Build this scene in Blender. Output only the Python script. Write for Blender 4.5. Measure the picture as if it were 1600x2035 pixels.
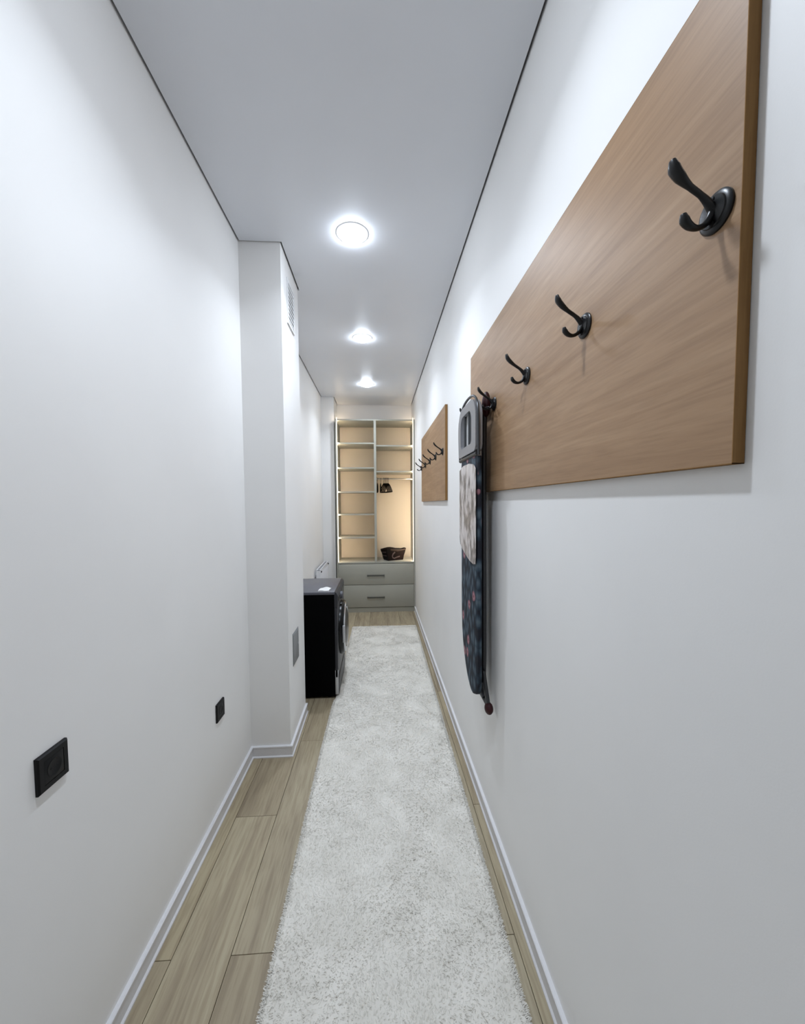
import bpy, bmesh, math, random
import numpy as np
from mathutils import Vector, Matrix, Euler

random.seed(7)
rng = np.random.default_rng(11)
for o in list(bpy.data.objects):
    bpy.data.objects.remove(o)
scene = bpy.context.scene
C = scene.collection

# ------------------------------------------------------------------ camera
YAW, PITCH, ROLL, FPX, PCY = 0.06194, 0.05183, -0.00609, 778.486, 1041.98
def camera_axes():
    cy, sy, cp, sp = math.cos(YAW), math.sin(YAW), math.cos(PITCH), math.sin(PITCH)
    cr, sr = math.cos(ROLL), math.sin(ROLL)
    f = Vector((sy*cp, cy*cp, -sp)); r = Vector((cy, -sy, 0)); u = r.cross(f)
    return cr*r + sr*u, -sr*r + cr*u, f
cam_d = bpy.data.cameras.new('camera')
cam = bpy.data.objects.new('camera', cam_d); C.objects.link(cam)
r_, u_, f_ = camera_axes()
m = Matrix.Identity(4)
for i in range(3):
    m[i][0], m[i][1], m[i][2] = r_[i], u_[i], -f_[i]
m[0][3], m[1][3], m[2][3] = 0, 0, 1.53
cam.matrix_world = m
cam_d.sensor_fit = 'HORIZONTAL'; cam_d.sensor_width = 36
cam_d.lens = FPX*36/1600
cam_d.shift_y = (PCY-1017.5)/1600
cam_d.clip_start = 0.02
scene.camera = cam

# ------------------------------------------------------------------ world, exposure
w = bpy.data.worlds.new('world'); scene.world = w; w.use_nodes = True
w.node_tree.nodes['Background'].inputs[0].default_value = (0.8, 0.85, 1, 1)
w.node_tree.nodes['Background'].inputs[1].default_value = 0.0
vs = scene.view_settings
vs.view_transform = 'Standard'; vs.look = 'None'; vs.gamma = 1; vs.exposure = 0.0
vs.use_curve_mapping = False
LAMP_POWER = 8.0            # watts of each downlight
LAMP_STRENGTH = 72.0        # frosted rim of the lamp
LAMP_COLOR = (0.79, 0.88, 1.0)
LED_STRENGTH = 2.2          # visible lens of the strip
LED_TAPE = 200.0             # tape behind it, facing into the closet
LED_COLOR = (1.0, 0.80, 0.57)

# ------------------------------------------------------------------ room numbers
XR, XL, H = 0.519, -0.780, 3.023
YB, YE = -0.80, 6.02            # wall behind the camera, end wall
PX, PY0, PY1 = -0.545, 2.355, 2.845    # pillar
QX, QY = -0.605, 5.59                  # pillar in the far corner
XB = XR-0.018

# ------------------------------------------------------------------ helpers
def lin(c):
    c = c/255.0
    return c/12.92 if c <= 0.04045 else ((c+0.055)/1.055)**2.4
def rgb(r, g, b): return (lin(r), lin(g), lin(b), 1)

class N:
    def __init__(s, name):
        s.m = bpy.data.materials.new(name); s.m.use_nodes = True
        s.t = s.m.node_tree; s.b = s.t.nodes['Principled BSDF']
    def n(s, typ, **kw):
        x = s.t.nodes.new(typ)
        for k, v in kw.items():
            if hasattr(x, k): setattr(x, k, v)
            else: x.inputs[k].default_value = v
        return x
    def l(s, a, b): s.t.links.new(a, b)
    def coord(s, scale=(1, 1, 1), kind='Object'):
        tc = s.n('ShaderNodeTexCoord'); mp = s.n('ShaderNodeMapping')
        mp.inputs['Scale'].default_value = scale
        s.l(tc.outputs[kind], mp.inputs[0]); return mp.outputs[0]
    def ramp(s, fac, stops):
        r = s.n('ShaderNodeValToRGB'); e = r.color_ramp.elements
        while len(e) < len(stops): e.new(0.5)
        for el, (p, c) in zip(e, stops): el.position = p; el.color = c
        s.l(fac, r.inputs[0]); return r.outputs[0]
    def mix(s, fac, a, b, blend='MIX'):
        x = s.n('ShaderNodeMix', data_type='RGBA', blend_type=blend)
        for sock, v in ((x.inputs[0], fac), (x.inputs[6], a), (x.inputs[7], b)):
            if hasattr(v, 'links'): s.l(v, sock)
            else: sock.default_value = v
        return x.outputs[2]
    def bump(s, h, strength=0.2, dist=0.01):
        b = s.n('ShaderNodeBump'); b.inputs['Strength'].default_value = strength; b.inputs['Distance'].default_value = dist
        s.l(h, b.inputs['Height']); s.l(b.outputs[0], s.b.inputs['Normal'])

def plain(name, col, rough=0.5, metal=0.0, spec=0.5, noise=0.04, nscale=30, coat=0):
    a = N(name)
    v = a.coord((nscale,)*3)
    t = a.n('ShaderNodeTexNoise'); a.l(v, t.inputs['Vector']); t.inputs['Detail'].default_value = 4
    d = tuple(max(0, c*(1-noise)) for c in col[:3])+(1,); e = tuple(min(1, c*(1+noise)) for c in col[:3])+(1,)
    a.l(a.ramp(t.outputs['Fac'], [(0.3, d), (0.7, e)]), a.b.inputs['Base Color'])
    a.b.inputs['Roughness'].default_value = rough; a.b.inputs['Metallic'].default_value = metal
    a.b.inputs['Specular IOR Level'].default_value = spec
    if coat: a.b.inputs['Coat Weight'].default_value = coat; a.b.inputs['Coat Roughness'].default_value = 0.08
    return a.m

def emit(name, col, strength):
    a = N(name)
    a.b.inputs['Base Color'].default_value = (0.9, 0.9, 0.9, 1)
    a.b.inputs['Emission Color'].default_value = tuple(col)+(1,)
    a.b.inputs['Emission Strength'].default_value = strength
    return a.m

def paint(name, col, rough, bump=0.05):
    a = N(name)
    v = a.coord((1, 1, 1))
    t = a.n('ShaderNodeTexNoise'); a.l(v, t.inputs['Vector']); t.inputs['Scale'].default_value = 260; t.inputs['Detail'].default_value = 2
    t2 = a.n('ShaderNodeTexNoise'); a.l(v, t2.inputs['Vector']); t2.inputs['Scale'].default_value = 2.2
    d = tuple(c*0.975 for c in col[:3])+(1,)
    a.l(a.ramp(t2.outputs['Fac'], [(0.35, d), (0.65, col)]), a.b.inputs['Base Color'])
    a.b.inputs['Roughness'].default_value = rough
    a.bump(t.outputs['Fac'], bump, 0.002)
    return a.m

def wood(name, c1, c2, c3, gs, axis='Y', rough=0.4, variation=False, spec=0.5, dk=0.45):
    """grain runs along axis; gs = grain scale across"""
    a = N(name)
    sc = {'Y': (gs, gs*0.06, gs), 'Z': (gs, gs, gs*0.06)}[axis]
    tc = a.n('ShaderNodeTexCoord'); mp = a.n('ShaderNodeMapping'); mp.inputs['Scale'].default_value = sc
    src = tc.outputs['Object']
    if variation:
        oi = a.n('ShaderNodeObjectInfo'); mul = a.n('ShaderNodeVectorMath', operation='MULTIPLY_ADD')
        cx = a.n('ShaderNodeCombineXYZ')
        for i in range(3): a.l(oi.outputs['Random'], cx.inputs[i])
        a.l(cx.outputs[0], mul.inputs[0]); mul.inputs[1].default_value = (13.7, 31.1, 7.9); a.l(src, mul.inputs[2]); src = mul.outputs[0]
    a.l(src, mp.inputs[0])
    t1 = a.n('ShaderNodeTexNoise'); a.l(mp.outputs[0], t1.inputs['Vector']); t1.inputs['Scale'].default_value = 1.0
    t1.inputs['Detail'].default_value = 6; t1.inputs['Roughness'].default_value = 0.62; t1.inputs['Distortion'].default_value = 0.8
    col = a.ramp(t1.outputs['Fac'], [(0.28, c1), (0.52, c2), (0.75, c3)])
    t2 = a.n('ShaderNodeTexNoise'); a.l(mp.outputs[0], t2.inputs['Vector']); t2.inputs['Scale'].default_value = 7
    t2.inputs['Detail'].default_value = 3
    dark = a.ramp(t2.outputs['Fac'], [(0.38, (0.80, 0.78, 0.76, 1)), (0.55, (1, 1, 1, 1))])
    col = a.mix(dk, col, dark, 'MULTIPLY')
    if variation:
        hv = a.ramp(oi.outputs['Random'], [(0.0, (0.86, 0.84, 0.82, 1)), (0.5, (0.97, 0.97, 0.97, 1)), (1.0, (1.0, 0.98, 0.92, 1))])
        col = a.mix(1.0, col, hv, 'MULTIPLY')
    a.l(col, a.b.inputs['Base Color'])
    a.b.inputs['Roughness'].default_value = rough; a.b.inputs['Specular IOR Level'].default_value = spec
    a.bump(t2.outputs['Fac'], 0.08, 0.002)
    return a.m

def linkmesh(name, verts, faces, mat, parent=None, smooth=False, bevel=0, seg=2, loc=None):
    me = bpy.data.meshes.new(name); me.from_pydata([tuple(v) for v in verts], [], faces); me.update()
    bm = bmesh.new(); bm.from_mesh(me); bmesh.ops.recalc_face_normals(bm, faces=bm.faces)
    if bevel:
        es = [e for e in bm.edges if len(e.link_faces) == 2 and e.calc_face_angle(0) > 0.5]
        bmesh.ops.bevel(bm, geom=es, offset=bevel, segments=seg, affect='EDGES', profile=0.5)
    bm.to_mesh(me); bm.free()
    if smooth:
        for p in me.polygons: p.use_smooth = True
        try: me.set_sharp_from_angle(angle=math.radians(40))
        except Exception: pass
    me.materials.append(mat)
    o = bpy.data.objects.new(name, me); C.objects.link(o)
    if parent: o.parent = parent
    if loc: o.location = loc
    return o

def boxdata(x0, x1, y0, y1, z0, z1):
    v = [(x, y, z) for x in (x0, x1) for y in (y0, y1) for z in (z0, z1)]
    f = [(0, 1, 3, 2), (4, 6, 7, 5), (0, 4, 5, 1), (2, 3, 7, 6), (0, 2, 6, 4), (1, 5, 7, 3)]
    return v, f
def join(*ds):
    V, F = [], []
    for v, f in ds:
        k = len(V); V += list(v); F += [tuple(i+k for i in q) for q in f]
    return V, F
def box(name, b, mat, parent=None, bevel=0, seg=2, loc=None):
    v, f = boxdata(*b); return linkmesh(name, v, f, mat, parent, bevel > 0, bevel, seg, loc)

def tubedata(pts, rad, n=10, cap=True, flat=None):
    """round tube along points; rad float or list; flat = list of (widthfactor) on the frame's binormal"""
    pts = [Vector(p) for p in pts]; k = len(pts)
    rs = rad if isinstance(rad, (list, tuple)) else [rad]*k
    fl = flat if flat else [1]*k
    V, F = [], []; ref = None
    for i, p in enumerate(pts):
        t = (pts[min(i+1, k-1)]-pts[max(i-1, 0)]).normalized()
        if ref is None:
            a = Vector((0, 0, 1)) if abs(t.z) < 0.9 else Vector((0, 1, 0))
            ref = (a-t*a.dot(t)).normalized()
        else:
            ref = (ref-t*ref.dot(t)).normalized()
        b = t.cross(ref)
        for j in range(n):
            an = 2*math.pi*j/n
            V.append(p+rs[i]*(math.cos(an)*ref+math.sin(an)*fl[i]*b))
    for i in range(k-1):
        for j in range(n):
            F.append((i*n+j, i*n+(j+1) % n, (i+1)*n+(j+1) % n, (i+1)*n+j))
    if cap:
        F.append(tuple(range(n))[::-1]); F.append(tuple((k-1)*n+j for j in range(n)))
    return V, F
def smoothpath(pts, sub=4):
    P = [Vector(p) for p in pts]; out = []
    for i in range(len(P)-1):
        p0 = P[max(i-1, 0)]; p1 = P[i]; p2 = P[i+1]; p3 = P[min(i+2, len(P)-1)]
        for s in range(sub):
            t = s/sub
            out.append(0.5*((2*p1)+(-p0+p2)*t+(2*p0-5*p1+4*p2-p3)*t*t+(-p0+3*p1-3*p2+p3)*t**3))
    out.append(P[-1]); return out
def lerplist(vals, sub=4):
    out = []
    for a, b in zip(vals[:-1], vals[1:]):
        out += [a+(b-a)*s/sub for s in range(sub)]
    return out+[vals[-1]]
def tube(name, pts, rad, mat, parent=None, n=10, flat=None, loc=None):
    v, f = tubedata(pts, rad, n, True, flat); return linkmesh(name, v, f, mat, parent, True, loc=loc)
def lathedata(profile, axis='Z', n=32, center=(0, 0, 0), close=True):
    """profile: (radius, height) list"""
    V, F = [], []
    for (r, h) in profile:
        for j in range(n):
            a = 2*math.pi*j/n; c, s = r*math.cos(a), r*math.sin(a)
            p = {'Z': (c, s, h), 'X': (h, c, s), 'Y': (c, h, s)}[axis]
            V.append((p[0]+center[0], p[1]+center[1], p[2]+center[2]))
    for i in range(len(profile)-1):
        for j in range(n):
            F.append((i*n+j, i*n+(j+1) % n, (i+1)*n+(j+1) % n, (i+1)*n+j))
    if close:
        if profile[0][0] > 1e-6: F.append(tuple(range(n)))
        if profile[-1][0] > 1e-6: F.append(tuple((len(profile)-1)*n+j for j in range(n)))
    return V, F
def lathe(name, profile, mat, parent=None, axis='Z', n=32, center=(0, 0, 0), loc=None):
    v, f = lathedata(profile, axis, n, center); return linkmesh(name, v, f, mat, parent, True, loc=loc)
def prism(name, outline, axis, a0, a1, mat, parent=None, bevel=0, seg=2):
    """outline in the two other axes, extruded along axis from a0 to a1"""
    n = len(outline)
    def mk(p, a): return {'X': (a, p[0], p[1]), 'Y': (p[0], a, p[1]), 'Z': (p[0], p[1], a)}[axis]
    V = [mk(p, a0) for p in outline]+[mk(p, a1) for p in outline]
    F = [tuple(range(n)), tuple(range(n, 2*n))]+[(i, (i+1) % n, n+(i+1) % n, n+i) for i in range(n)]
    return linkmesh(name, V, F, mat, parent, bevel > 0, bevel, seg)

def thing(name, label, cat, loc=(0, 0, 0), group=None):
    o = bpy.data.objects.new(name, None); C.objects.link(o); o.location = loc; o.empty_display_size = 0.05
    o['label'] = label; o['category'] = cat
    if group: o['group'] = group
    return o
def tag(o, label, cat, group=None):
    o['label'] = label; o['category'] = cat
    if group: o['group'] = group
    return o
def struct(o, label=None, cat=None):
    o['kind'] = 'structure'
    if label: o['label'] = label
    if cat: o['category'] = cat
    return o

# ------------------------------------------------------------------ materials
M = {}
M['wall'] = paint('wall_paint', (0.87, 0.855, 0.835, 1), 0.55, 0.04)
M['ceil'] = paint('ceiling_film', (0.74, 0.755, 0.79, 1), 0.36, 0.0)
M['gap'] = plain('shadow_gap_dark', rgb(30, 31, 34), 0.9)
M['white'] = plain('white_plastic', (0.80, 0.80, 0.80, 1), 0.35, noise=0.01)
M['base'] = plain('baseboard_white', (0.72, 0.71, 0.72, 1), 0.35, noise=0.02)
M['plank'] = wood('oak_laminate', (0.27, 0.215, 0.145, 1), (0.40, 0.335, 0.225, 1), (0.46, 0.40, 0.275, 1), 16, 'Y', 0.42, True, 0.5, 0.8)
M['under'] = plain('screed', rgb(70, 62, 52), 0.9)
M['oak'] = wood('oak_veneer', (0.275, 0.158, 0.080, 1), (0.345, 0.208, 0.110, 1), (0.41, 0.262, 0.148, 1), 22, 'Y', 0.48, False)
M['oakedge'] = wood('oak_edge_band', (0.22, 0.120, 0.045, 1), (0.28, 0.155, 0.062, 1), (0.33, 0.185, 0.08, 1), 30, 'Z', 0.8, False, 0.1)
M['hook'] = plain('black_lacquered_metal', (0.005, 0.005, 0.0055, 1), 0.33, 0.0, 0.35)
M['plate'] = plain('black_plastic', (0.004, 0.004, 0.0045, 1), 0.5, spec=0.22)
M['plate_in'] = plain('black_plastic_insert', (0.0055, 0.0055, 0.006, 1), 0.45, spec=0.22)
M['hole'] = plain('dark_hole', (0.002, 0.002, 0.002, 1), 0.9)
M['closet'] = plain('khaki_laminate', (0.36, 0.352, 0.298, 1), 0.45, noise=0.03, nscale=60)
M['closet_in'] = plain('beige_laminate', (0.62, 0.55, 0.45, 1), 0.5, noise=0.03, nscale=60)
M['handle'] = plain('brushed_grey_metal', (0.12, 0.12, 0.11, 1), 0.35, 0.8)
M['railm'] = plain('satin_rail_metal', (0.62, 0.58, 0.50, 1), 0.3, 0.9)
M['led'] = emit('led_strip_warm', LED_COLOR, LED_STRENGTH)
M['tape'] = emit('hidden_led_tape', LED_COLOR, LED_TAPE)
M['added_tape'] = emit('added_led_tape', LED_COLOR, 55)  # for the added pieces on top of the closet
M['lamp'] = emit('lamp_diffuser', LAMP_COLOR, LAMP_STRENGTH)
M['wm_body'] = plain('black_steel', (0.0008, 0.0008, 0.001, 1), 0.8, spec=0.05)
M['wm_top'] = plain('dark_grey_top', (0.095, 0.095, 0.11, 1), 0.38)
M['wm_panel'] = plain('graphite_panel', (0.028, 0.028, 0.032, 1), 0.4, 0.1, 0.35)
M['wm_black'] = plain('gloss_black', (0.002, 0.002, 0.002, 1), 0.25, 0.0, 0.25)
M['chrome'] = plain('silver_ring', (0.55, 0.56, 0.58, 1), 0.22, 0.95)
M['silver'] = plain('silver_trim', (0.5, 0.5, 0.51, 1), 0.35, 0.6)
M['rad'] = plain('radiator_enamel', (0.72, 0.72, 0.74, 1), 0.35, noise=0.01)
M['dark'] = plain('dark_slot', (0.02, 0.02, 0.025, 1), 0.7)
M['hatch'] = plain('grey_hatch_metal', (0.24, 0.245, 0.245, 1), 0.5)
M['cloth'] = plain('white_paper', (0.78, 0.77, 0.75, 1), 0.7)
M['red'] = plain('dark_red_plastic', (0.032, 0.003, 0.005, 1), 0.5, spec=0.3)
M['tube'] = plain('dark_grey_tube', (0.06, 0.062, 0.066, 1), 0.35, 0.5)
M['rest'] = plain('grey_metal_rest', (0.30, 0.30, 0.315, 1), 0.35, 0.4)
M['hanger'] = plain('black_hanger_plastic', (0.002, 0.001, 0.001, 1), 0.9, spec=0.05)

def floral():
    a = N('navy_floral_cotton')
    v0 = a.coord((1, 1, 1)); sp = a.n('ShaderNodeSeparateXYZ'); a.l(v0, sp.inputs[0])
    ad = a.n('ShaderNodeMath', operation='ADD'); a.l(sp.outputs[0], ad.inputs[0]); a.l(sp.outputs[1], ad.inputs[1])
    cb_ = a.n('ShaderNodeCombineXYZ'); a.l(ad.outputs[0], cb_.inputs[0]); a.l(sp.outputs[2], cb_.inputs[1]); v = cb_.outputs[0]
    nz = a.n('ShaderNodeTexNoise'); a.l(v, nz.inputs['Vector']); nz.inputs['Scale'].default_value = 22; nz.inputs['Detail'].default_value = 2
    warp = a.mix(0.018, v, nz.outputs['Color'], 'ADD')
    leaf = a.n('ShaderNodeTexVoronoi'); a.l(warp, leaf.inputs['Vector']); leaf.inputs['Scale'].default_value = 24
    mpl = a.n('ShaderNodeMapping'); mpl.inputs['Scale'].default_value = (30, 16, 1); mpl.inputs['Rotation'].default_value = (0, 0, 0.5); a.l(warp, mpl.inputs[0]); l2 = a.n('ShaderNodeTexVoronoi', voronoi_dimensions='2D'); a.l(mpl.outputs[0], l2.inputs['Vector']); l2.inputs['Scale'].default_value = 1
    base = a.ramp(l2.outputs['Distance'], [(0.12, (0.070, 0.100, 0.125, 1)), (0.38, (0.015, 0.032, 0.050, 1)), (0.60, (0.003, 0.005, 0.012, 1))])
    fl = a.n('ShaderNodeTexVoronoi', voronoi_dimensions='2D'); a.l(warp, fl.inputs['Vector']); fl.inputs['Scale'].default_value = 11.0
    flm = a.ramp(fl.outputs['Distance'], [(0.24, (1, 1, 1, 1)), (0.28, (0, 0, 0, 1))])
    flc = a.ramp(fl.outputs['Distance'], [(0.04, (0.14, 0.03, 0.05, 1)), (0.12, (0.38, 0.20, 0.22, 1)), (0.24, (0.20, 0.08, 0.10, 1))])
    sel = a.n('ShaderNodeSeparateColor'); a.l(fl.outputs['Color'], sel.inputs[0])
    gt = a.n('ShaderNodeMath', operation='GREATER_THAN'); a.l(sel.outputs[0], gt.inputs[0]); gt.inputs[1].default_value = 0.45
    mk = a.n('ShaderNodeMath', operation='MULTIPLY'); a.l(flm, mk.inputs[0]); a.l(gt.outputs[0], mk.inputs[1])
    a.l(a.mix(mk.outputs[0], base, flc), a.b.inputs['Base Color'])
    a.b.inputs['Roughness'].default_value = 0.8
    return a.m
M['floral'] = floral()

def labelpaper():
    a = N('printed_paper')
    v = a.coord((9, 16, 9))
    t = a.n('ShaderNodeTexNoise'); a.l(v, t.inputs['Vector']); t.inputs['Scale'].default_value = 1.6; t.inputs['Detail'].default_value = 5
    c = a.ramp(t.outputs['Fac'], [(0.36, (0.16, 0.135, 0.12, 1)), (0.44, (0.34, 0.30, 0.275, 1)), (0.52, (0.58, 0.53, 0.51, 1)), (0.66, (0.74, 0.69, 0.67, 1))])
    a.l(c, a.b.inputs['Base Color']); a.b.inputs['Roughness'].default_value = 0.3
    return a.m
M['label'] = labelpaper()

def rugmat():
    a = N('white_shag')
    oi = a.coord((1, 1, 1))
    t = a.n('ShaderNodeTexNoise'); a.l(oi, t.inputs['Vector']); t.inputs['Scale'].default_value = 7; t.inputs['Detail'].default_value = 3
    a.l(a.ramp(t.outputs['Fac'], [(0.35, (0.70, 0.67, 0.605, 1)), (0.65, (0.78, 0.75, 0.685, 1))]), a.b.inputs['Base Color'])
    a.b.inputs['Roughness'].default_value = 0.95; a.b.inputs['Specular IOR Level'].default_value = 0.1
    return a.m
M['rug'] = rugmat()

# ------------------------------------------------------------------ room shell
T = 0.12
HT = H+0.05
struct(box('wall_right', (XR, XR+T, YB, YE, -0.05, HT), M['wall']))
struct(box('wall_left', (XL-T, XL, YB, YE, -0.05, HT), M['wall']))
struct(box('wall_end', (XL-T, XR+T, YE, YE+T, -0.05, HT), M['wall']))
struct(box('wall_back', (XL-T, XR+T, YB-T, YB, -0.05, HT), M['wall']))
struct(box('wall_pillar', (XL, PX, PY0, PY1, -0.05, HT), M['wall']))
struct(box('wall_corner_pillar', (XL, QX, QY, YE, -0.05, HT), M['wall']))

# ceiling: a stretched film that stops short of the walls, with a dark channel above the gap
G = 0.010
outline = [(XL+G, YB+G), (XR-G, YB+G), (XR-G, YE-0.001), (QX+G, YE-0.001), (QX+G, QY-G), (XL+G, QY-G), (XL+G, PY1+G), (PX+G, PY1+G),
           (PX+G, PY0-G), (XL+G, PY0-G)]
struct(prism('ceiling', outline, 'Z', H, H+0.012, M['ceil']))
struct(box('trim_1', (XL-T, XR+T, YB-T, YE+T, H+0.05, H+0.08), M['gap']))

# floor: base slab and laminate planks
floor = struct(box('floor', (XL-T, XR+T, YB-T, YE+T, -0.08, -0.012), M['under']))
PW, PL = 0.1967, 1.21
row0 = -0.7105-PW
meshes = {}
for i in range(8):
    x0, x1 = max(XL-0.005, row0+i*PW), min(XR+0.005, row0+(i+1)*PW)
    if x1-x0 < 0.01: continue
    start = 1.289 if i % 2 == 0 else 1.893
    ys = [start+k*PL for k in range(-5, 6)]
    for k in range(len(ys)-1):
        a, b = max(ys[k], YB), min(ys[k+1], YE)
        if b-a < 0.02: continue
        key = (round(x1-x0, 4), round(b-a, 4))
        gx, gy = 0.0009, 0.0009
        if key not in meshes:
            hw, hl = (x1-x0)/2-gx, (b-a)/2-gy
            o = box('plank', (-hw, hw, -hl, hl, -0.012, 0), M['plank'], floor, 0.0008, 1)
            meshes[key] = o.data
        else:
            o = bpy.data.objects.new('plank', meshes[key]); C.objects.link(o); o.parent = floor
        o.location = ((x0+x1)/2, (a+b)/2, 0)

# baseboards: a beaded profile swept along each side with mitred corners
BH, BT = 0.070, 0.014
prof = [(0, 0), (BT+0.003, 0), (BT+0.003, 0.006), (BT-0.001, 0.010), (BT-0.003, 0.012), (BT-0.003, 0.056), (BT, 0.060), (BT, BH-0.003), (BT-0.003, BH), (0, BH)]
def sweep(name, path, side):
    P = [Vector((p[0], p[1])) for p in path]; k = len(P); V, F = [], []; n = len(prof)
    for i in range(k):
        d0 = (P[i]-P[i-1]).normalized() if i > 0 else (P[1]-P[0]).normalized()
        d1 = (P[i+1]-P[i]).normalized() if i < k-1 else d0
        n0 = Vector((d0.y, -d0.x))*side; n1 = Vector((d1.y, -d1.x))*side
        mv = (n0+n1); mv = mv/(mv.dot(n0)) if mv.length > 1e-6 else n0
        for (o, z) in prof: V.append((P[i].x+mv.x*o, P[i].y+mv.y*o, z))
    for i in range(k-1):
        for j in range(n):
            F.append((i*n+j, i*n+(j+1) % n, (i+1)*n+(j+1) % n, (i+1)*n+j))
    F.append(tuple(range(n))); F.append(tuple((k-1)*n+j for j in range(n)))
    return struct(linkmesh(name, V, F, M['base']))
sweep('baseboard_left', [(XL, YB), (XL, PY0), (PX, PY0), (PX, PY1), (XL, PY1), (XL, QY), (QX, QY)], 1)
sweep('baseboard_right', [(XR, YB), (XR, 5.5)], -1)

# ------------------------------------------------------------------ ceiling lights
LX = -0.128
lamp_labels = ['round white ceiling light above the coat board, the one nearest the camera', 'largest lit round ceiling light in view, level with the white pillar',
               'middle one of the three round ceiling lights in view', 'small-looking round ceiling light closest to the closet']
for i, y in enumerate((0.895, 2.255, 3.615, 4.975)):
    t = thing('ceiling_light', lamp_labels[i], 'ceiling light', (LX, y, H), 'round ceiling lights')
    lathe('trim_ring', [(0.074, -0.0003), (0.092, -0.0003), (0.091, -0.0012), (0.082, -0.0042), (0.077, -0.0052), (0.074, -0.0050), (0.074, -0.0003)], M['white'], t, n=48)
    d = [(0.0745*math.cos(a), -0.0055-0.0265*math.sin(a)) for a in np.linspace(0, math.pi/2, 9)]
    d[-1] = (0.0004, d[-1][1])
    lathe('diffuser', [(0.0745, -0.004)]+d, M['lamp'], t, n=40)
    ld = bpy.data.lights.new('downlight', 'AREA'); ld.shape = 'DISK'; ld.size = 0.10; ld.energy = LAMP_POWER; ld.color = LAMP_COLOR
    ld.spread = math.radians(132)
    lo = bpy.data.objects.new('downlight', ld); C.objects.link(lo); lo.parent = t; lo.location = (0, 0, -0.0335)

# ------------------------------------------------------------------ coat boards with hooks
hook_meshes = None
def make_hook(parent, y, z):
    """double coat hook on the board face; hook part with its own pieces"""
    global hook_meshes
    if hook_meshes is None:
        v, f = lathedata([(0.0295, 0), (0.0295, -0.003), (0.027, -0.0055), (0.0225, -0.0065), (0.0215, -0.0085), (0.012, -0.0095), (0.0002, -0.0097)], 'X', 32)
        v = [(a, b*1.0, c*0.96) for a, b, c in v]
        plate = linkmesh('backplate', v, f, M['hook'], None, True)
        up = smoothpath([(-0.004, 0, 0.0), (-0.014, 0, 0.012), (-0.026, 0, 0.023), (-0.043, 0, 0.034), (-0.058, 0, 0.046), (-0.068, 0, 0.058), (-0.071, 0, 0.069)], 4)
        ru = lerplist([0.0085, 0.0062, 0.0046, 0.0046, 0.0058, 0.0058, 0.0036], 4)
        fu = lerplist([1.0, 0.95, 0.9, 1.0, 1.5, 1.75, 1.5], 4)
        a1 = tubedata(up, ru, 12, True, fu)
        lo = smoothpath([(-0.004, 0, 0.004), (-0.012, 0, -0.010), (-0.020, 0, -0.019), (-0.031, 0, -0.0235), (-0.042, 0, -0.021), (-0.050, 0, -0.013), (-0.052, 0, -0.005)], 4)
        rl = lerplist([0.0085, 0.0056, 0.0042, 0.0040, 0.0050, 0.0056, 0.0038], 4)
        fl = lerplist([1.0, 0.95, 0.95, 1.1, 1.3, 1.4, 1.2], 4)
        a2 = tubedata(lo, rl, 12, True, fl)
        V, F = join(a1)
        o1 = linkmesh('upper_prong', V, F, M['hook'], None, True)
        V, F = join(a2)
        o2 = linkmesh('lower_prong', V, F, M['hook'], None, True)
        s = lathedata([(0.0048, -0.0080), (0.0045, -0.0105), (0.0002, -0.0118)], 'X', 12, (0, 0, 0.0165))
        s2 = lathedata([(0.0048, -0.0080), (0.0045, -0.0105), (0.0002, -0.0118)], 'X', 12, (0, 0, -0.0175))
        V, F = join(s); o3 = linkmesh('screw', V, F, M['plate'], None, True)
        V, F = join(s2); o4 = linkmesh('screw', V, F, M['plate'], None, True)
        hook_meshes = [(q.name.split('.')[0], q.data) for q in (plate, o1, o2, o3, o4)]
        for q in (plate, o1, o2, o3, o4): bpy.data.objects.remove(q)
    h = bpy.data.objects.new('coat_hook', hook_meshes[0][1]); C.objects.link(h); h.parent = parent; h.location = (-0.018, y, z)
    h['label'] = 'black double coat hook with round backplate'
    for nm, me in hook_meshes[1:]:
        c = bpy.data.objects.new(nm, me); C.objects.link(c); c.parent = h
    return h
def coat_board(y0, y1, z0, z1, hooks, hz, label):
    t = thing('coat_board', label, 'coat rack', (XR-0.001, 0, 0), 'oak wall boards with coat hooks')
    e = 0.0012
    box('board', (-0.018, 0, y0+e, y1-e, z0+e, z1-e), M['oak'], t)
    for (b) in ((-0.0181, 0, y0, y0+e, z0, z1), (-0.0181, 0, y1-e, y1, z0, z1), (-0.0181, 0, y0, y1, z0, z0+e), (-0.0181, 0, y0, y1, z1-e, z1)):
        box('edge_band', b, M['oakedge'], t)
    for y in hooks: make_hook(t, y, hz)
    return t
coat_board(0.527, 2.102, 1.584, 2.300, [0.567+0.367*i for i in range(5)], 1.954, 'large near oak coat board with black hooks, filling the upper right')
coat_board(2.902, 4.482, 1.556, 2.262, [3.005+0.36*i for i in range(5)], 1.930, 'far oak coat board with black hooks, on the right wall by the closet')

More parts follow.
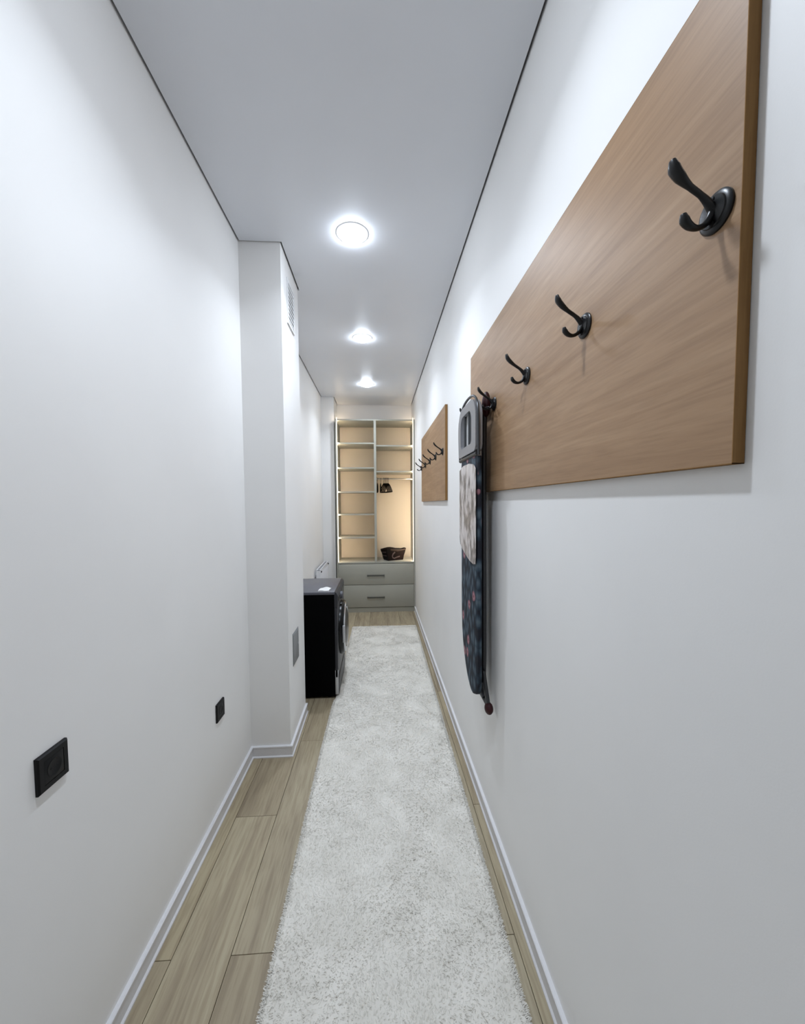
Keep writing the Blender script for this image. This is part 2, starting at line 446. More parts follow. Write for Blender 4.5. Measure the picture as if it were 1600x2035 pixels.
# ------------------------------------------------------------------ wall sockets
def socket(y, z, label):
    t = thing('wall_socket', label, 'socket', (XL, y, z), 'black wall sockets')
    s = 0.0435
    V = []
    prof2 = [(s, 0.0), (s, 0.006), (s-0.003, 0.0095), (0.0285, 0.0095), (0.0285, 0.006)]
    n = 4
    for (r, x) in prof2:
        for a, b in ((-1, -1), (1, -1), (1, 1), (-1, 1)): V.append((x, a*r, b*r))
    F = []
    for i in range(len(prof2)-1):
        for j in range(4): F.append((i*4+j, i*4+(j+1) % 4, (i+1)*4+(j+1) % 4, (i+1)*4+j))
    F.append((0, 1, 2, 3)); F.append(tuple(16+j for j in range(4)))
    linkmesh('frame', V, F, M['plate'], t)
    ins = box('insert', (0.006, 0.0092, -0.028, 0.028, -0.028, 0.028), M['plate_in'], t, 0.0015)
    lathe('socket_well', [(0.0205, 0.0092), (0.0205, 0.0100), (0.0185, 0.0100), (0.0170, 0.0094), (0.0002, 0.0094)], M['plate'], ins, 'X', 28)
    for dy in (-0.0095, 0.0095):
        lathe('pin_hole', [(0.0026, 0.0094), (0.0026, 0.0098), (0.0002, 0.0098)], M['hole'], ins, 'X', 12, (0, dy, 0))
    return t
socket(0.947, 0.915, 'larger black square wall socket in the left foreground, higher on the wall')
socket(1.908, 0.535, 'smaller black square wall socket low on the left wall before the pillar')

# ------------------------------------------------------------------ vent and hatch on the pillar side
t = thing('vent_grille', 'white vent grille high on the side of the pillar', 'vent', (PX, 2.585, 2.775))
hw, hh = 0.095, 0.135
box('back_plate', (0, 0.004, -hw, hw, -hh, hh), M['white'], t)
for b in ((0.004, 0.009, -hw, hw, hh-0.02, hh), (0.004, 0.009, -hw, hw, -hh, -hh+0.02), (0.004, 0.009, -hw, -hw+0.02, -hh+0.02, hh-0.02), (0.004, 0.009, hw-0.02, hw, -hh+0.02, hh-0.02)):
    box('frame', b, M['white'], t, 0.002)
for i in range(9):
    z = -hh+0.034+i*0.0252
    V = [(0.004, -hw+0.02, z+0.0115), (0.0048, -hw+0.02, z+0.0122), (0.0085, -hw+0.02, z-0.009), (0.0077, -hw+0.02, z-0.0100)]
    V += [(x, hw-0.02, zz) for (x, _, zz) in V]
    linkmesh('slat', V, [(0, 1, 2, 3), (4, 5, 6, 7), (0, 1, 5, 4), (1, 2, 6, 5), (2, 3, 7, 6), (3, 0, 4, 7)], M['white'], t)
t = thing('access_hatch', 'grey metal access hatch low on the side of the pillar', 'hatch', (PX, 2.545, 0.612))
box('hatch_frame', (0, 0.003, -0.083, 0.083, -0.103, 0.103), M['hatch'], t, 0.001)
box('hatch_door', (0.003, 0.006, -0.075, 0.075, -0.095, 0.095), M['hatch'], t, 0.001)
lathe('latch', [(0.008, 0.006), (0.008, 0.008), (0.0002, 0.0085)], M['silver'], t, 'X', 16, (0, 0.058, 0))

# ------------------------------------------------------------------ closet
CX0, CX1, CY0, CY1, CZ = -0.583, 0.517, 5.50, 6.018, 2.706
t = thing('closet', 'grey-olive open closet with shelves, warm light strips and two drawers', 'closet', ((CX0+CX1)/2, CY0, 0))
ox, oy = t.location[0], t.location[1]
th = 0.018
def cb(name, x0, x1, y0, y1, z0, z1, mat='closet', par=None, bev=0.0):
    return box(name, (x0-ox, x1-ox, y0-oy, y1-oy, z0, z1), M[mat], par or t, bev)
DZ = 0.715           # top of the drawer block
cb('side_panel', CX0, CX0+th, CY0, CY1, 0.0, CZ)
cb('side_panel', CX1-th, CX1, CY0, CY1, 0.0, CZ)
cb('top_panel', CX0+th, CX1-th, CY0+0.012, CY1, CZ-th, CZ)
cb('back_panel', CX0+th, CX1-th, CY1-0.008, CY1, 0.07, CZ-th, 'closet_in')
cb('worktop', CX0+th, CX1-th, CY0, CY1-0.008, DZ-th, DZ)
DX = -0.036
cb('divider', DX-0.016, DX+0.016, CY0+0.004, CY1-0.008, DZ, CZ-th)
for z in (2.378, 2.036, 1.702, 1.384, 1.056): cb('shelf', CX0+th, DX-0.016, CY0+0.03, CY1-0.008, z-th/2, z+th/2)
for z in (2.345, 1.985): cb('shelf', DX+0.016, CX1-th, CY0+0.03, CY1-0.008, z-th/2, z+th/2)
cb('plinth', CX0+th, CX1-th, CY0+0.01, CY0+0.026, 0.0, 0.064)
for z0, z1 in ((0.395, 0.690), (0.072, 0.389)):
    d = cb('drawer', CX0+th+0.002, CX1-th-0.002, CY0-0.002, CY0+0.018, z0, z1, bev=0.0012)
    hz = (z0+z1)/2-0.016; hx = -0.04
    pts = [(hx-0.118, CY0-0.004, hz), (hx-0.118, CY0-0.030, hz), (hx+0.118, CY0-0.030, hz), (hx+0.118, CY0-0.004, hz)]
    v1 = boxdata(hx-0.122-ox, hx-0.110-ox, CY0-0.032-oy, CY0-0.002-oy, hz-0.011, hz+0.011)
    v2 = boxdata(hx+0.110-ox, hx+0.122-ox, CY0-0.032-oy, CY0-0.002-oy, hz-0.011, hz+0.011)
    v3 = boxdata(hx-0.110-ox, hx+0.110-ox, CY0-0.032-oy, CY0-0.022-oy, hz-0.0095, hz+0.0095)
    V, F = join(v1, v2, v3)
    h = linkmesh('handle', V, F, M['handle'], d); h['label'] = 'dark grey bar handle'
for x0, x1 in ((CX0+th, CX0+th+0.008), (CX1-th-0.008, CX1-th)):
    l = cb('light_strip', x0, x1, CY0+0.006, CY0+0.018, DZ+0.001, CZ+0.020, 'led'); l['label'] = 'warm glowing light strip'
    cb('hidden_led_tape', x0+0.001, x1-0.001, CY0+0.0182, CY0+0.0192, DZ+0.003, CZ-0.020, 'tape', l)
    cb('hidden_led_tape', x0+0.001, x1-0.001, CY0+0.0182, CY0+0.0192, CZ+0.002, CZ+0.019, 'tape', l)  # short piece above the top panel, added to light the end wall
for x0, x1 in ((CX0+0.02, CX0+0.028), (CX1-0.028, CX1-0.02)):
    cb('hidden_led_tape', x0, x1, 5.80, 5.99, CZ+0.0002, CZ+0.0012, 'added_tape')  # unseen glowing strip added on the closet top to warm the wall corners
rail = tube('clothes_rail', [(DX+0.016-ox, 5.74-oy, 1.895), (CX1-th-ox, 5.74-oy, 1.895)], 0.0125, M['railm'], t, 14)
for x in (DX+0.016, CX1-th-0.014):
    lathe('rail_socket', [(0.021, x-ox), (0.021, x+0.014-ox)], M['railm'], t, 'X', 20, (0, 5.74-oy, 1.895))

# hangers on the rail
def hanger(x, ang, label, tilt=0):
    t = thing('coat_hanger', label, 'hanger', (x, 5.74, 1.895+0.0125), 'black hangers on the closet rail')
    t.rotation_euler = (0, tilt, ang)
    w2 = 0.205
    r = 0.0135+0.0028
    hk = [(0, r*math.cos(a), -0.0125+0.0003+r*math.sin(a)) for a in np.linspace(-0.5, math.pi, 12)]
    hk = hk+[(0, -r, -0.03), (0, -0.004, -0.048), (0, 0, -0.062), (0, 0, -0.078)]
    tube('hook', smoothpath(hk, 2), 0.0024, M['hanger'], t, 8)
    body = smoothpath([(0, 0, -0.078), (0, -0.06, -0.098), (0, -0.13, -0.135), (0, -w2, -0.190), (0, -w2+0.008, -0.204), (0, 0, -0.206), (0, w2-0.008, -0.204), (0, w2, -0.190), (0, 0.13, -0.135), (0, 0.06, -0.098), (0, 0, -0.078)], 3)
    tube('frame', body, 0.0060, M['hanger'], t, 8)
    sh = [(-0.20, -0.196), (-0.12, -0.142), (-0.05, -0.106), (0, -0.092), (0.05, -0.106), (0.12, -0.142), (0.20, -0.196)]
    return t
hanger(-0.006, 0.03, 'black hanger seen edge-on, hanging closest to the closet divider')
hanger(0.042, -0.04, 'thin black hanger second from the closet divider')
for k, (x, a) in enumerate(((0.084+0.0135*q, 0.23) for q in range(6))):
    hanger(x, a, 'black hanger in the fanned bunch in the middle of the rail')

# bag on the closet floor
def bagmat():
    a = N('maroon_printed_bag')
    tc = a.n('ShaderNodeTexCoord'); sp = a.n('ShaderNodeSeparateXYZ'); a.l(tc.outputs['Generated'], sp.inputs[0])
    t = a.n('ShaderNodeTexNoise'); t.inputs['Scale'].default_value = 9; a.l(tc.outputs['Object'], t.inputs['Vector'])
    a.l(a.ramp(t.outputs['Fac'], [(0.35, (0.002, 0.0008, 0.0006, 1)), (0.6, (0.007, 0.0016, 0.0014, 1)), (0.8, (0.014, 0.004, 0.003, 1))]), a.b.inputs['Base Color'])
    a.b.inputs['Roughness'].default_value = 0.6; a.b.inputs['Specular IOR Level'].default_value = 0.15
    return a.m
M['bag'] = bagmat()
M['bagprint'] = plain('pale_bag_print', (0.09, 0.06, 0.06, 1), 0.7)
M['bagtop'] = plain('brown_bag_rim', (0.028, 0.012, 0.007, 1), 0.7)
t = thing('storage_bag', 'dark maroon printed bag on the closet floor under the hangers', 'bag', (0.215, 5.72, DZ))
t.rotation_euler = (0, 0, math.radians(24))
def bagpt(u, v, h):     # u, v in -1..1, flared towards the top
    s = 0.80+0.26*h
    return (u*0.150*s, v*0.105*s, h*0.165+0.012*h*math.sin(3*u+2*v))
V, F = [], []
nu, nh = 24, 8
ring = []
for k in range(nu):
    a = 2*math.pi*k/nu; c, s_ = math.cos(a), math.sin(a); q = max(abs(c), abs(s_))
    ring.append((c/q*0.97 if abs(c/q) < 1 else c/q, s_/q))
for i in range(nh+1):
    for (u, v) in ring: V.append(bagpt(u*(1+0.02*math.sin(9*u+5*i)), v, i/nh))
for i in range(nh):
    for k in range(nu): F.append((i*nu+k, i*nu+(k+1) % nu, (i+1)*nu+(k+1) % nu, (i+1)*nu+k))
F.append(tuple(range(nu)))
V2 = [(u*0.150*1.04, v*0.105*1.04, 0.150) for (u, v) in ring]
k0 = len(V); V += V2; F += [(nh*nu+k, nh*nu+(k+1) % nu, k0+(k+1) % nu, k0+k) for k in range(nu)]; F.append(tuple(k0+k for k in range(nu)))
linkmesh('bag_body', V, F, M['bag'], t, True)
def onfront(u, h, off=0.0015):
    x, y, z = bagpt(u, -1, h); return (x, y-off, z)
def onside(v, h, off=0.002):
    x, y, z = bagpt(-1, v, h); return (x-off, y, z)
def ribbon(name, pts, wd, fn, mat):
    V, F = [], []
    for i, (u, h) in enumerate(pts):
        p = pts[min(i+1, len(pts)-1)]; q = pts[max(i-1, 0)]
        d = Vector((p[0]-q[0], (p[1]-q[1]))).normalized(); n = Vector((-d.y, d.x))*wd
        for off in (0.0015, 0.003):
            V.append(fn(u+n.x, h+n.y, off)); V.append(fn(u-n.x, h-n.y, off))
    for i in range(len(pts)-1):
        a, b = i*4, (i+1)*4
        F += [(a, a+1, b+1, b), (a+2, a+3, b+3, b+2), (a, a+2, b+2, b), (a+1, a+3, b+3, b+1)]
    F += [(0, 1, 3, 2), (len(V)-4, len(V)-3, len(V)-1, len(V)-2)]
    return linkmesh(name, V, F, mat, t)
ribbon('print_swoosh', [(-0.15, 0.78), (-0.35, 0.6), (-0.45, 0.4), (-0.4, 0.25), (-0.2, 0.2), (0.1, 0.3), (0.45, 0.36)], 0.06, onfront, M['bagprint'])
ribbon('print_stripe', [(-0.7, 0.70), (0.75, 0.72)], 0.05, onside, M['bagprint'])
ribbon('print_stripe', [(-0.7, 0.40), (0.75, 0.42)], 0.05, onside, M['bagprint'])
ribbon('rim_band', [(-0.6, 0.95), (0.1, 0.93), (0.98, 0.92)], 0.07, onfront, M['bagtop'])

# ------------------------------------------------------------------ washing machine
WX0, WX1, WY0, WY1, WZ = -0.762, -0.349, 3.050, 3.635, 0.848
t = thing('washing_machine', 'black front-loading washing machine standing beside the white rug', 'washing machine', ((WX0+WX1)/2, (WY0+WY1)/2, 0))
ox, oy = t.location[0], t.location[1]
def wb(name, x0, x1, y0, y1, z0, z1, mat, par=None, bev=0.0):
    return box(name, (x0-ox, x1-ox, y0-oy, y1-oy, z0, z1), M[mat], par or t, bev)
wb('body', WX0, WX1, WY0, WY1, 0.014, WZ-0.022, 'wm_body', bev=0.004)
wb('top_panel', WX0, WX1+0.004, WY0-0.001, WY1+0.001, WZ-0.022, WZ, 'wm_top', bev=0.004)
for x in (WX0+0.04, WX1-0.05):
    for y in (WY0+0.04, WY1-0.04):
        lathe('foot', [(0.018, 0), (0.018, 0.008), (0.010, 0.010), (0.010, 0.016)], M['plate'], t, 'Z', 14, (x-ox, y-oy, 0))
FX = -0.326
# front: slanted control panel, main front, lower service panel
def xprism(name, prof_xz, y0, y1, mat, par=None, bev=0.0):
    return prism(name, [(x-ox, z) for x, z in prof_xz], 'Y', y0-oy, y1-oy, M[mat], par or t, bev)
cp = xprism('control_panel', [(WX1+0.0045, WZ), (FX-0.004, WZ-0.010), (FX+0.004, WZ-0.030), (FX, WZ-0.125), (WX1, WZ-0.125), (WX1, WZ-0.0225), (WX1+0.0045, WZ-0.0225)], WY0, WY1, 'wm_panel', bev=0.0015)
dp = xprism('display', [(FX+0.0048, WZ-0.040), (FX+0.0018, WZ-0.112), (FX-0.004, WZ-0.112), (FX-0.001, WZ-0.040)], 3.36, 3.56, 'wm_black', cp)
dr = xprism('detergent_drawer', [(FX+0.0058, WZ-0.036), (FX+0.0030, WZ-0.118), (FX-0.004, WZ-0.118), (FX-0.001, WZ-0.036)], 3.065, 3.22, 'wm_panel', cp)
xprism('drawer_grip', [(FX+0.0070, WZ-0.055), (FX+0.0058, WZ-0.085), (FX, WZ-0.085), (FX, WZ-0.055)], 3.09, 3.20, 'wm_black', dr)
lathe('program_knob', [(0.030, FX+0.001-ox), (0.030, FX+0.020-ox), (0.026, FX+0.024-ox), (0.0003, FX+0.024-ox)], M['wm_top'], cp, 'X', 28, (0, 3.29-oy, WZ-0.077))
wb('front_panel', WX1, FX, WY0, WY1, 0.165, WZ-0.127, 'wm_panel', bev=0.004)
lp = wb('service_panel', WX1, FX+0.004, WY0+0.012, WY1-0.004, 0.030, 0.160, 'wm_panel', bev=0.003)
wb('edge_strip', WX1, FX+0.001, WY0, WY0+0.011, 0.030, 0.225, 'silver', bev=0.001)
DY, DZc, R0 = 3.345, 0.485, 0.225
door = lathe('door', [(R0, FX-ox), (R0, FX+0.022-ox), (R0-0.008, FX+0.034-ox), (R0-0.022, FX+0.040-ox), (0.160, FX+0.036-ox), (0.158, FX-ox)], M['wm_black'], t, 'X', 56, (0, DY-oy, DZc))
lathe('chrome_ring', [(0.206, FX+0.0385-ox), (0.202, FX+0.0465-ox), (0.188, FX+0.050-ox), (0.168, FX+0.047-ox), (0.162, FX+0.036-ox)], M['chrome'], door, 'X', 56, (0, DY-oy, DZc))
gl = [(0.164*math.cos(a), FX+0.036+0.026*math.sin(a)-ox) for a in np.linspace(0, math.pi/2, 9)]; gl[-1] = (0.0005, gl[-1][1])
lathe('door_glass', gl, M['wm_black'], door, 'X', 48, (0, DY-oy, DZc))
wb('door_handle', FX+0.030, FX+0.052, DY-0.222, DY-0.196, DZc-0.07, DZc+0.07, 'silver', door, 0.006)

# folded paper on the washing machine
V, F = [], []
nx, ny = 10, 10
for layer in (0, 1):
    for i in range(nx+1):
        for j in range(ny+1):
            u, v = i/nx, j/ny
            V.append((-0.042+0.084*u+0.012*(v-0.5)*0.5, -0.058+0.116*v, (0.0004 if layer == 0 else 0.005+0.008*math.sin(3.1*u)*math.sin(2.2*v+0.4)+0.003*math.sin(7*u+4*v))))
nn = (nx+1)*(ny+1)
for i in range(nx):
    for j in range(ny):
        a = i*(ny+1)+j; F.append((a, a+1, a+ny+2, a+ny+1)); b = a+nn; F.append((b, b+1, b+ny+2, b+ny+1))
bd = [i*(ny+1) for i in range(nx+1)]+[nx*(ny+1)+j for j in range(1, ny+1)]+[i*(ny+1)+ny for i in range(nx-1, -1, -1)]+[j for j in range(ny-1, 0, -1)]
for a, b in zip(bd, bd[1:]+bd[:1]): F.append((a, b, b+nn, a+nn))
tag(linkmesh('folded_paper', V, F, M['cloth'], None, True, loc=(-0.432, 3.135, WZ)), 'small white folded paper on top of the washing machine', 'paper')

# ------------------------------------------------------------------ radiator
RX0, RX1, RY0, RY1, RZ0, RZ1 = XL+0.028, -0.698, 4.74, 5.46, 0.17, 0.745
t = thing('radiator', 'white panel radiator on the left wall behind the washing machine', 'radiator', (RX0, (RY0+RY1)/2, RZ0))
ox, oy, oz = t.location
def rb(name, x0, x1, y0, y1, z0, z1, mat, bev=0.0): return box(name, (x0-ox, x1-ox, y0-oy, y1-oy, z0-oz, z1-oz), M[mat], t, bev)
rb('front_panel', RX1-0.012, RX1, RY0, RY1, RZ0, RZ1-0.012, 'rad', 0.004)
rb('back_panel', RX0, RX0+0.012, RY0, RY1, RZ0, RZ1-0.012, 'rad', 0.004)
rb('side_cover', RX0+0.012, RX1-0.012, RY0, RY0+0.004, RZ0+0.02, RZ1-0.012, 'rad')
rb('side_cover', RX0+0.012, RX1-0.012, RY1-0.004, RY1, RZ0+0.02, RZ1-0.012, 'rad')
for i in range(14):
    y = RY0+0.05+i*(RY1-RY0-0.1)/13
    rb('rib', RX1, RX1+0.005, y-0.010, y+0.010, RZ0+0.04, RZ1-0.05, 'rad', 0.002)
rb('top_core', RX0+0.012, RX1-0.012, RY0+0.004, RY1-0.004, RZ1-0.020, RZ1-0.006, 'dark')
for b in ((RX0, RX0+0.012, RY0, RY1), (RX1-0.012, RX1, RY0, RY1)): rb('top_rail', *b, RZ1-0.012, RZ1, 'rad', 0.002)
for i in range(9):
    y = RY0+i*(RY1-RY0-0.03)/8
    rb('top_bar', RX0+0.012, RX1-0.012, y, y+0.022, RZ1-0.006, RZ1-0.003, 'rad')
for y in (RY0+0.14, RY1-0.14): rb('wall_bracket', XL, RX0, y-0.02, y+0.02, RZ0+0.05, RZ1-0.08, 'rad')
for y in (RY0+0.03, RY1-0.03):
    lathe('valve_plug', [(0.011, RX1-0.004-ox), (0.011, RX1+0.010-ox), (0.0003, RX1+0.012-ox)], M['dark'], t, 'X', 14, (0, y-oy, RZ1-0.030-oz))

# ------------------------------------------------------------------ ironing board hanging on the coat hook
t = thing('ironing_board', 'folded ironing board with navy floral cover hanging from the coat hook', 'ironing board', (0.45, 1.82, 0.60))
ox, oy, oz = t.location
def bx(z): return 0.419+(1.75-z)*0.004      # face leans towards the wall at the bottom
def ip(y, z, d=0.0): return (bx(z)+d-ox, y-oy, z-oz)
YA, YZ_ = 1.655, 1.985
zs = [1.735, 1.72, 1.60, 1.40, 1.20, 1.05, 0.98, 0.90, 0.84, 0.78, 0.74, 0.71, 0.69, 0.676, 0.668]
def far_e(z): return float(np.interp(z, [0.668, 0.676, 0.69, 0.71, 0.74, 0.78, 0.84, 0.90, 0.98, 1.05], [1.765, 1.80, 1.833, 1.863, 1.895, 1.925, 1.957, 1.974, 1.983, 1.985]))
def near_e(z): return float(np.interp(z, [0.668, 0.676, 0.69, 0.71, 0.74, 0.80], [1.712, 1.69, 1.676, 1.666, 1.659, 1.655]))
V, F = [], []
secn = 20
for z in zs:
    hw = (far_e(z)-near_e(z))/2*(0.97 if z > 1.73 else 1); yc = (far_e(z)+near_e(z))/2
    for k in range(secn):                      # rounded cross-section: padded face, flat back
        a = 2*math.pi*k/secn; c, s_ = math.cos(a), math.sin(a)
        e = 0.35
        yy = math.copysign(abs(c)**e, c)*hw; xx = math.copysign(abs(s_)**0.6, s_)*0.0155
        V.append(ip(yc+yy, z, 0.0155+xx))
for i in range(len(zs)-1):
    for k in range(secn): F.append((i*secn+k, i*secn+(k+1) % secn, (i+1)*secn+(k+1) % secn, (i+1)*secn+k))
F.append(tuple(range(secn))); F.append(tuple((len(zs)-1)*secn+k for k in range(secn)))
linkmesh('cover', V, F, M['floral'], t, True)
# printed paper sleeve in front of the cover
ol = [(1.985, 1.695), (1.90, 1.712), (1.78, 1.712), (1.69, 1.70), (1.660, 1.68), (1.657, 1.60), (1.657, 1.45), (1.658, 1.30), (1.663, 1.268), (1.70, 1.262), (1.77, 1.268), (1.85, 1.285), (1.92, 1.305), (1.97, 1.325), (1.985, 1.36), (1.986, 1.50)]
n = len(ol)
V = [ip(y, z, -0.0035) for y, z in ol]+[ip(y, z, -0.0015) for y, z in ol]
F = [tuple(range(n)), tuple(range(n, 2*n))]+[(i, (i+1) % n, n+(i+1) % n, n+i) for i in range(n)]
lb = linkmesh('paper_sleeve', V, F, M['label'], t); lb['label'] = 'pale printed paper sleeve'
# iron rest
def rr(y0, y1, z0, z1, r, rtop):
    o = []
    for (cy, cz, a0, rad) in ((y0+r, z0+r, math.pi, r), (y1-r, z0+r, 1.5*math.pi, r), (y1-rtop, z1-rtop, 0, rtop), (y0+rtop, z1-rtop, 0.5*math.pi, rtop)):
        for k in range(7):
            a = a0+k*math.pi/12; o.append((cy+rad*math.cos(a), cz+rad*math.sin(a)))
    return o
def ringslab(name, outer, inner, d0, d1, mat, par):
    n = len(outer)
    V = [ip(y, z, d0) for y, z in outer]+[ip(y, z, d0) for y, z in inner]+[ip(y, z, d1) for y, z in outer]+[ip(y, z, d1) for y, z in inner]
    F = []
    for i in range(n):
        j = (i+1) % n
        F += [(i, j, n+j, n+i), (2*n+i, 2*n+j, 3*n+j, 3*n+i), (i, j, 2*n+j, 2*n+i), (n+i, n+j, 3*n+j, 3*n+i)]
    return linkmesh(name, V, F, mat, par, True)
R0o = rr(1.640, 1.985, 1.755, 1.985, 0.03, 0.085); R0i = rr(1.715, 1.935, 1.795, 1.945, 0.02, 0.05)
rest = ringslab('iron_rest', R0o, R0i, -0.008, 0.022, M['rest'], t)
n = len(R0i)
Vt = [ip(y, z, 0.012) for y, z in R0i]+[ip(y, z, 0.016) for y, z in R0i]
linkmesh('rest_tray', Vt, [tuple(range(n)), tuple(range(n, 2*n))]+[(i, (i+1) % n, n+(i+1) % n, n+i) for i in range(n)], M['white'], rest)
for y in (1.765, 1.80, 1.885):
    tube('rest_bar', [ip(y, 1.785, 0.004), ip(y, 1.955, 0.004)], 0.006, M['tube'], rest, 8)
tube('rest_wire', smoothpath([ip(1.63, 1.735, 0.004), ip(1.632, 1.90, 0.002), ip(1.66, 1.975, 0.0), ip(1.75, 2.005, -0.002), ip(1.90, 1.995, -0.002), ip(1.985, 1.93, -0.002), ip(1.998, 1.80, 0), ip(1.995, 1.745, 0.002)], 4), 0.0055, M['tube'], rest, 8)
tube('cross_bar', [ip(1.650, 1.745, 0.004), ip(1.990, 1.745, 0.004)], 0.010, M['tube'], t, 10)
# folded legs against the wall, cross feet with dark red caps
LXA, LXB = 0.476, 0.486
def wp(x, y, z): return (x-ox, y-oy, z-oz)
tube('leg', smoothpath([wp(0.470, 1.715, 0.72), wp(0.474, 1.72, 0.85), wp(0.474, 1.73, 1.30), wp(0.474, 1.735, 1.80), wp(0.478, 1.735, 1.955)], 4), 0.011, M['tube'], t, 10)
tube('leg', smoothpath([wp(0.480, 1.90, 1.60), wp(0.476, 1.895, 1.30), wp(0.478, 1.87, 0.85), wp(0.484, 1.80, 0.66), wp(0.486, 1.75, 0.628)], 4), 0.011, M['tube'], t, 10)
tube('leg', smoothpath([wp(0.466, 1.700, 0.78), wp(0.476, 1.692, 0.70), wp(0.485, 1.683, 0.625)], 4), 0.0095, M['tube'], t, 10)
tube('foot_bar', [wp(0.486, 1.685, 0.622), wp(0.486, 1.965, 0.622)], 0.010, M['tube'], t, 10)
tube('foot_bar', [wp(0.478, 1.725, 1.957), wp(0.478, 1.985, 1.957)], 0.010, M['tube'], t, 10)
def cap(y, z, x, rz, ry):
    prof3 = [(0.0003, -1)]+[(math.cos(a), math.sin(a)) for a in np.linspace(-1.2, 1.2, 9)]+[(0.0003, 1)]
    v, f = lathedata(prof3, 'Y', 18)
    V = [wp(x+a*0.019, y+b*ry, z+c*rz) for a, b, c in v]
    o = linkmesh('foot_cap', V, f, M['red'], t, True); o['label'] = 'dark red plastic foot cap'
cap(1.680, 0.615, 0.486, 0.027, 0.028)
cap(1.724, 1.966, 0.4795, 0.056, 0.026)
tube('hanging_loop', smoothpath([wp(0.479, 1.735, 1.950), wp(0.477, 1.690, 1.942), wp(0.474, 1.656, 1.938), wp(0.467, 1.656, 1.938), wp(0.463, 1.690, 1.942), wp(0.468, 1.735, 1.950)], 4), 0.0028, M['tube'], t, 8)

# ------------------------------------------------------------------ runner rug with shag pile
RYN, RYF = 0.10, 4.80
t = thing('runner_rug', 'long white shaggy runner rug down the middle of the corridor', 'rug', (0.04, 2.4, 0))
def edges(y):
    y = np.asarray(y, float)
    l = np.interp(y, [0.1, 2.4, 2.9, 3.05, 3.7, 4.8], [-0.361, -0.361, -0.352, -0.346, -0.338, -0.320])
    r = np.interp(y, [0.1, 1.0, 2.4, 4.8], [0.425, 0.426, 0.434, 0.452])
    return l, r
yy = np.linspace(RYN, RYF, 120); L, Rr = edges(yy)
V, F = [], []
for z in (0.001, 0.007):
    for y, a, b in zip(yy, L, Rr): V += [(a-0.04, y-2.4, z), (b-0.04, y-2.4, z)]
k = len(yy)*2
for i in range(len(yy)-1):
    a = 2*i; F += [(a, a+1, a+3, a+2), (k+a, k+a+1, k+a+3, k+a+2), (a, a+2, k+a+2, k+a), (a+1, a+3, k+a+3, k+a+1)]
F += [(0, 1, k+1, k), (k-2, k-1, 2*k-1, 2*k-2)]
linkmesh('rug_backing', V, F, M['rug'], t)
def vnoise(x, y, sc, seed):
    g = np.random.default_rng(seed).random((64, 64))
    xs, ysn = x*sc+100, y*sc+100
    xi, yi = np.floor(xs).astype(int), np.floor(ysn).astype(int); fx, fy = xs-xi, ysn-yi
    fx = fx*fx*(3-2*fx); fy = fy*fy*(3-2*fy)
    a = g[xi % 64, yi % 64]; b = g[(xi+1) % 64, yi % 64]; c = g[xi % 64, (yi+1) % 64]; d = g[(xi+1) % 64, (yi+1) % 64]
    return (a*(1-fx)+b*fx)*(1-fy)+(c*(1-fx)+d*fx)*fy
def pile_height(x, y):
    return 0.0115+0.0030*vnoise(x, y, 21, 4)+0.0030*vnoise(x, y, 62, 5)+0.0020*vnoise(x, y, 140, 6)
def quads_mesh(name, P, Fi, smooth):
    me = bpy.data.meshes.new(name); nf = len(Fi)
    me.vertices.add(len(P)); me.vertices.foreach_set('co', np.asarray(P, np.float32).ravel())
    me.loops.add(nf*4); me.loops.foreach_set('vertex_index', np.asarray(Fi, np.int32).ravel())
    me.polygons.add(nf); me.polygons.foreach_set('loop_start', np.arange(0, nf*4, 4, dtype=np.int32))
    if smooth: me.polygons.foreach_set('use_smooth', np.ones(nf, bool))
    me.update(calc_edges=True); me.materials.append(M['rug'])
    o = bpy.data.objects.new(name, me); C.objects.link(o); o.parent = t; o['kind'] = 'stuff'; return o
# matted body of the pile: a fine uneven surface
nu, nv = 160, 1000
uu, vv = np.meshgrid(np.linspace(0, 1, nu), np.linspace(RYN, RYF, nv))
ll, rr_ = edges(vv)
fringe = 0.006*(vnoise(vv*0+3, vv, 55, 8)-0.5)
gx = ll+(rr_-ll)*uu+fringe*(uu < 0.5)-fringe*(uu >= 0.5)
gz = pile_height(gx, vv)
edge_d = np.minimum(np.minimum((gx-ll), (rr_-gx)), np.minimum(vv-RYN, RYF-vv))
gz = 0.004+(gz-0.004)*np.clip(np.sqrt(np.maximum(edge_d, 0)/0.006), 0, 1)
P = np.stack([gx-0.04, vv-2.4, gz], -1).reshape(-1, 3)
ii = (np.arange(nv-1)[:, None]*nu+np.arange(nu-1)[None, :]).ravel()
quads_mesh('pile_body', P, np.stack([ii, ii+1, ii+nu+1, ii+nu], 1), True)
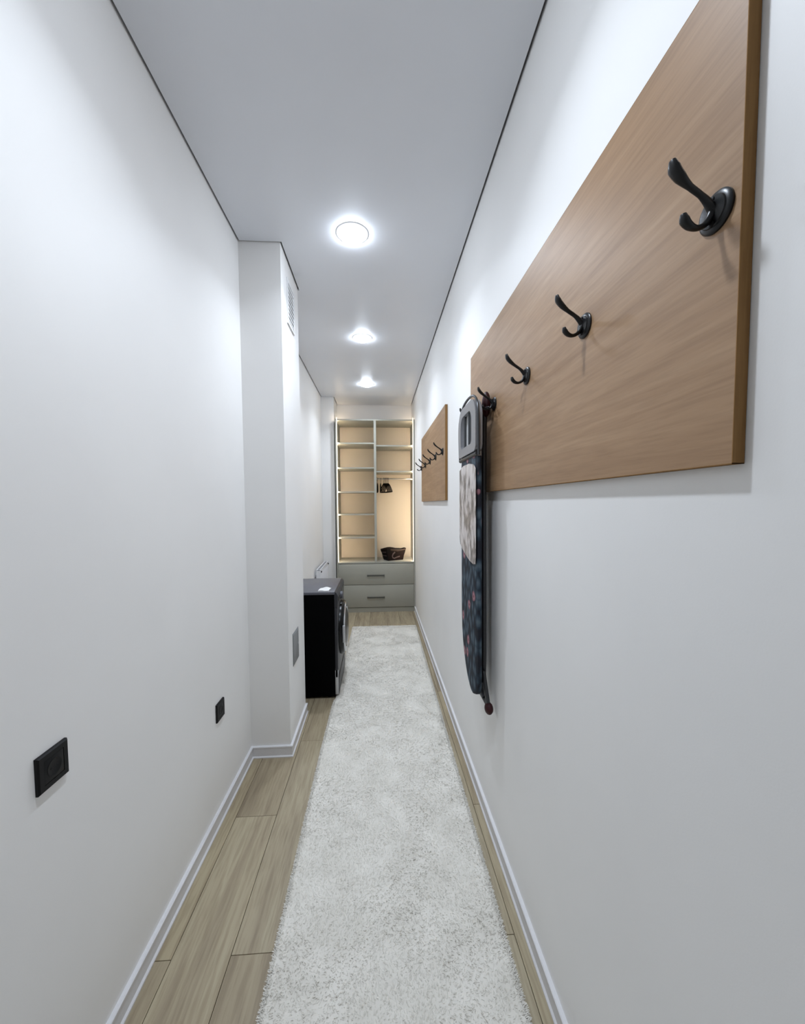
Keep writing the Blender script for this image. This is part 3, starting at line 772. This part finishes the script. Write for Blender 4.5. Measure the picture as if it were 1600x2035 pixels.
# loose fibres lying over it and sticking out along the edges
NT, NE = 170000, 70000
ty = RYN+(RYF-RYN)*rng.random(NT); tl, tr = edges(ty); tx = tl+(tr-tl)*rng.random(NT)
ang = 2*math.pi*(vnoise(tx, ty, 3.5, 1)*1.2+vnoise(tx, ty, 14, 2)*0.5)+rng.normal(0, 0.8, NT)
lean = np.clip(1.18+rng.normal(0, 0.13, NT), 0.75, 1.45)
ye = RYN+(RYF-RYN)*rng.random(NE); el, er = edges(ye); sd = rng.random(NE) < 0.5
xe = np.where(sd, el+0.016*rng.random(NE), er-0.016*rng.random(NE))
ae = np.where(sd, math.pi, 0)+rng.normal(0, 0.8, NE); le = np.clip(1.25+rng.normal(0, 0.2, NE), 0.7, 1.5)
endm = rng.random(NE) < 0.08
ye = np.where(endm, RYF-0.004*rng.random(NE), ye); xe = np.where(endm, edges(ye)[0]+(edges(ye)[1]-edges(ye)[0])*rng.random(NE), xe); ae = np.where(endm, math.pi/2+rng.normal(0, 0.6, NE), ae)
bz = np.concatenate([pile_height(tx, ty)-0.003, 0.003+0.010*rng.random(NE)])
tx, ty, ang, lean = np.concatenate([tx, xe]), np.concatenate([ty, ye]), np.concatenate([ang, ae]), np.concatenate([lean, le])
n = NT+NE
ln = 0.009+0.007*rng.random(n); wd = (0.0009+0.0008*rng.random(n))*(1+0.5*np.clip((ty-0.9)/3.9, 0, 1))
dx, dy, dz = np.cos(ang)*np.sin(lean)*ln, np.sin(ang)*np.sin(lean)*ln, np.cos(lean)*ln
near_wm = (ty > 3.0) & (ty < 3.68) & (tx+dx < -0.338)
dx = np.where(near_wm, np.abs(dx), dx)
sx, sy = -np.sin(ang)*wd, np.cos(ang)*wd
P = np.empty((n, 4, 3), np.float32)
P[:, 0] = np.stack([tx-sx, ty-sy, bz], 1); P[:, 1] = np.stack([tx-sx*0.4+dx, ty-sy*0.4+dy, bz+dz], 1)
P[:, 2] = np.stack([tx+sx*0.4+dx, ty+sy*0.4+dy, bz+dz], 1); P[:, 3] = np.stack([tx+sx, ty+sy, bz], 1)
P = P.reshape(-1, 3); P[:, 0] -= 0.04; P[:, 1] -= 2.4
quads_mesh('loose_pile', P, np.arange(n*4).reshape(-1, 4), False)
